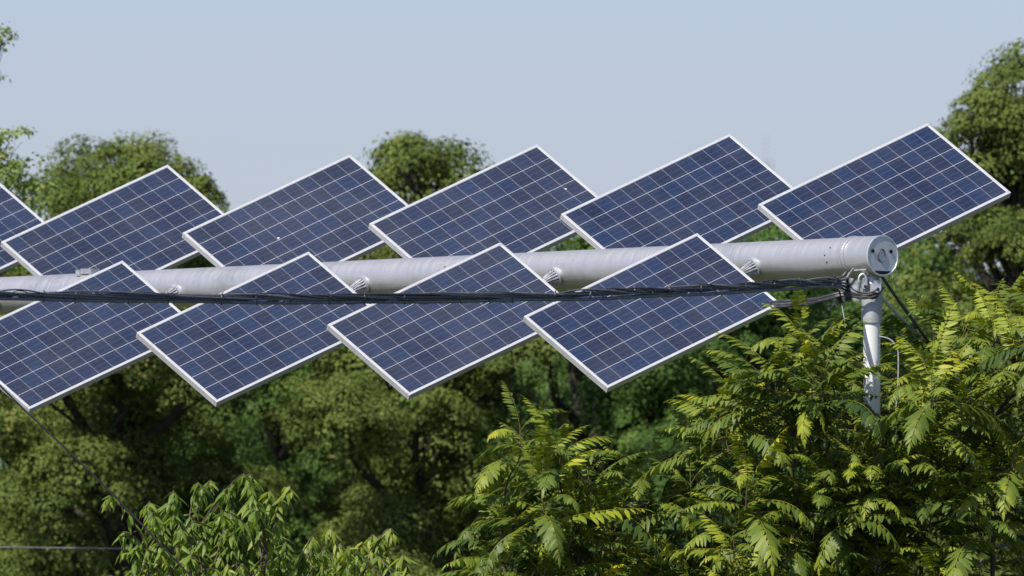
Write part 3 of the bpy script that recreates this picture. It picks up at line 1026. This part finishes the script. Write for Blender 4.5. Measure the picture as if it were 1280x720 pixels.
# ---- drooping lance-leaved bush lower left
def lance_bush(base, tips, label, seed, size=.135):
    rg = np.random.default_rng(seed); rr = random.Random(seed)
    base = Vector(base)
    root = empty('drooping_leaved_bush', base, label, 'bush', 'drooping-leaved bushes at the lower left')
    Vs, Fs, Ts = [], [], []; off = 0
    st = MB()
    for tip in tips:
        tip = Vector(tip)-base
        n_tw = rr.randint(4, 8)
        start = tip+Vector((rr.uniform(-.15, .15), rr.uniform(-.1, .1), -.55))
        tone = rg.normal(.45, .15)
        low = Vector((tip.x*.5, tip.y*.5, tip.z*.6))
        st.tube(spline([low, low.lerp(start, .6), start], 4), [.022-.0016*i for i in range(9)], 6)
        st.tube([Vector((0, 0, 0)), low*.5, low], [.04, .03, .022], 7)
        for k in range(n_tw):
            az = rr.uniform(0, 6.28); sp = rr.uniform(.05, .42)
            e = tip+Vector((math.cos(az)*sp, math.sin(az)*sp, rr.uniform(-.35, .12))) if k else tip
            pts = spline([start, start.lerp(e, .55)+Vector((0, 0, .06)), e, e+Vector((math.cos(az)*.05, math.sin(az)*.05, -.04))], 5)
            st.tube(pts, [.007*(1-.75*i/(len(pts)-1))+.0015 for i in range(len(pts))], 5)
            m = len(pts)
            for j in range(3, m):
                for s in range(2):
                    p = pts[j]
                    a2 = j*2.4+s*PI+rr.uniform(-.4, .4)
                    d = np.array([math.cos(a2), math.sin(a2), rr.uniform(-1.2, .35)])
                    d /= np.linalg.norm(d)
                    up = np.array([math.cos(a2)*.7, math.sin(a2)*.7, 1.])+rg.normal(0, .3, 3)
                    R = frames(up[None], d[None])[0]
                    L = size*rr.uniform(.6, 1.15)*(.75 if j > m-3 else 1)
                    v, f = leaflet(L, L*.29, rr.uniform(.2, .6), rr.uniform(.2, .6))
                    Vs.append(v @ R.T+np.array(p)); Fs.append(f+off); off += 8
                    Ts.append(np.full(8, np.clip(tone+rg.normal(0, .12)+(.2 if j > m-4 else 0), 0, 1)))
    me = np_mesh('crown', np.concatenate(Vs), np.concatenate(Fs), np.concatenate(Ts), (M_LANCE,), smooth=True)
    link('crown', me, None, root)
    st.build('trunk', M_STEM, root, True)


def tips_for(lst, x0, x1, top, n, Y0, Y1, rg):
    out = [W(x, y, rg.uniform(Y0, Y1)) for x, y in lst]
    for _ in range(n):
        x = rg.uniform(x0, x1); t = top(x)
        out.append(W(x, t+(790-t)*rg.random(), rg.uniform(Y0, Y1)))
    return out


lance_bush(B_(265, 130.6), tips_for([(246, 604), (284, 612), (312, 606), (188, 628), (338, 614), (225, 660), (172, 682), (350, 668)], 165, 350,
           poly([(165, 700), (200, 680), (245, 650), (310, 640), (350, 680)]), 14, 130.0, 131.2, rg), 'bright drooping-leaved bush at lower left that the sloping guy cable runs into', 61)
lance_bush(B_(440, 130.6), tips_for([(378, 690), (425, 680), (452, 678), (480, 674), (505, 694)], 355, 515,
           poly([(355, 715), (430, 695), (480, 695), (515, 715)]), 9, 130.0, 131.2, rg), 'lower drooping-leaved bush right of the bright one, barely above the bottom edge', 62)


# ------------------------------------------------------------------ house and pylon behind
def house():
    Y = 232
    c = W(480, 500, Y); c.z = 0
    root = empty('pale_house', c, 'pale house with a tiled roof glimpsed through gaps in the woods', 'house')
    wm = simple('pale_render', (.42, .38, .34), (.52, .47, .42), 1.5, rough=.9)
    rm = simple('clay_tiles', (.22, .14, .11), (.32, .21, .16), 6, rough=.85, mapping=(1, 4, 1))
    gm = simple('window_glass', (.03, .04, .05), (.06, .07, .08), 2, rough=.08)
    w, dpt, h = 7.0, 6.0, 6.6
    b = MB(); b.box((0, dpt/2, h/2), (w, dpt, h)); wall = b.build('wall', wm, root)
    for x in (-2.2, 0, 2.2):
        for z in (1.6, 4.8):
            f = MB(); f.box((x, -.03, z), (1.1, .08, 1.4)); fo = f.build('window', M_PAINT, wall)
            g = MB(); g.box((x, -.08, z), (.9, .03, 1.2)); g.build('pane', gm, fo)
    r = MB()
    e = .4
    x0, x1, y0, y1 = -w/2-e, w/2+e, -e, dpt+e
    r.add([(x0, y0, h), (x1, y0, h), (x1, y1, h), (x0, y1, h), (x0+1.6, dpt/2, h+1.6), (x1-1.6, dpt/2, h+1.6)],
          [(0, 1, 5, 4), (2, 3, 4, 5), (1, 2, 5), (3, 0, 4), (0, 3, 2, 1)])
    ro = r.build('roof', rm, root)
    ch = MB(); ch.box((1.4, dpt/2-.4, h+1.5), (.6, .6, 1.4)); ch.build('chimney', wm, ro)


house()


def pylon():
    Y = 1000
    top = W(958, 173, Y); H = top.z
    c = Vector((top.x, Y, 0))
    pm = simple('pylon_steel', (.30, .32, .34), (.38, .40, .42), 1, rough=.7)
    root = empty('lattice_pylon', c, 'faint distant steel lattice mast on the horizon between the two right upper panels', 'pylon')
    b = MB(); lv = 22
    def wd(z): return .30+2.2*(1-z/H)**1.3
    ring = []
    for i in range(lv+1):
        z = H*i/lv*.97; w = wd(z)
        ring.append([Vector((sx*w/2, sy*w/2, z)) for sx, sy in ((-1, -1), (1, -1), (1, 1), (-1, 1))])
    for i in range(lv):
        for k in range(4):
            b.tube([ring[i][k], ring[i+1][k]], .11, 4)
            b.tube([ring[i][k], ring[i+1][(k+1) % 4]], .06, 4)
            b.tube([ring[i][(k+1) % 4], ring[i+1][k]], .06, 4)
    b.tube([Vector((0, 0, H*.97)), Vector((0, 0, H))], .03, 4)
    b.build('lattice_mast', pm, root)
    for z, w in ((H*.90, .9), (H*.80, 1.2)):
        q = MB(); q.tube([Vector((-w, 0, z)), Vector((0, 0, z+.25)), Vector((w, 0, z))], .03, 4); q.build('cross_arm', pm, root)


pylon()
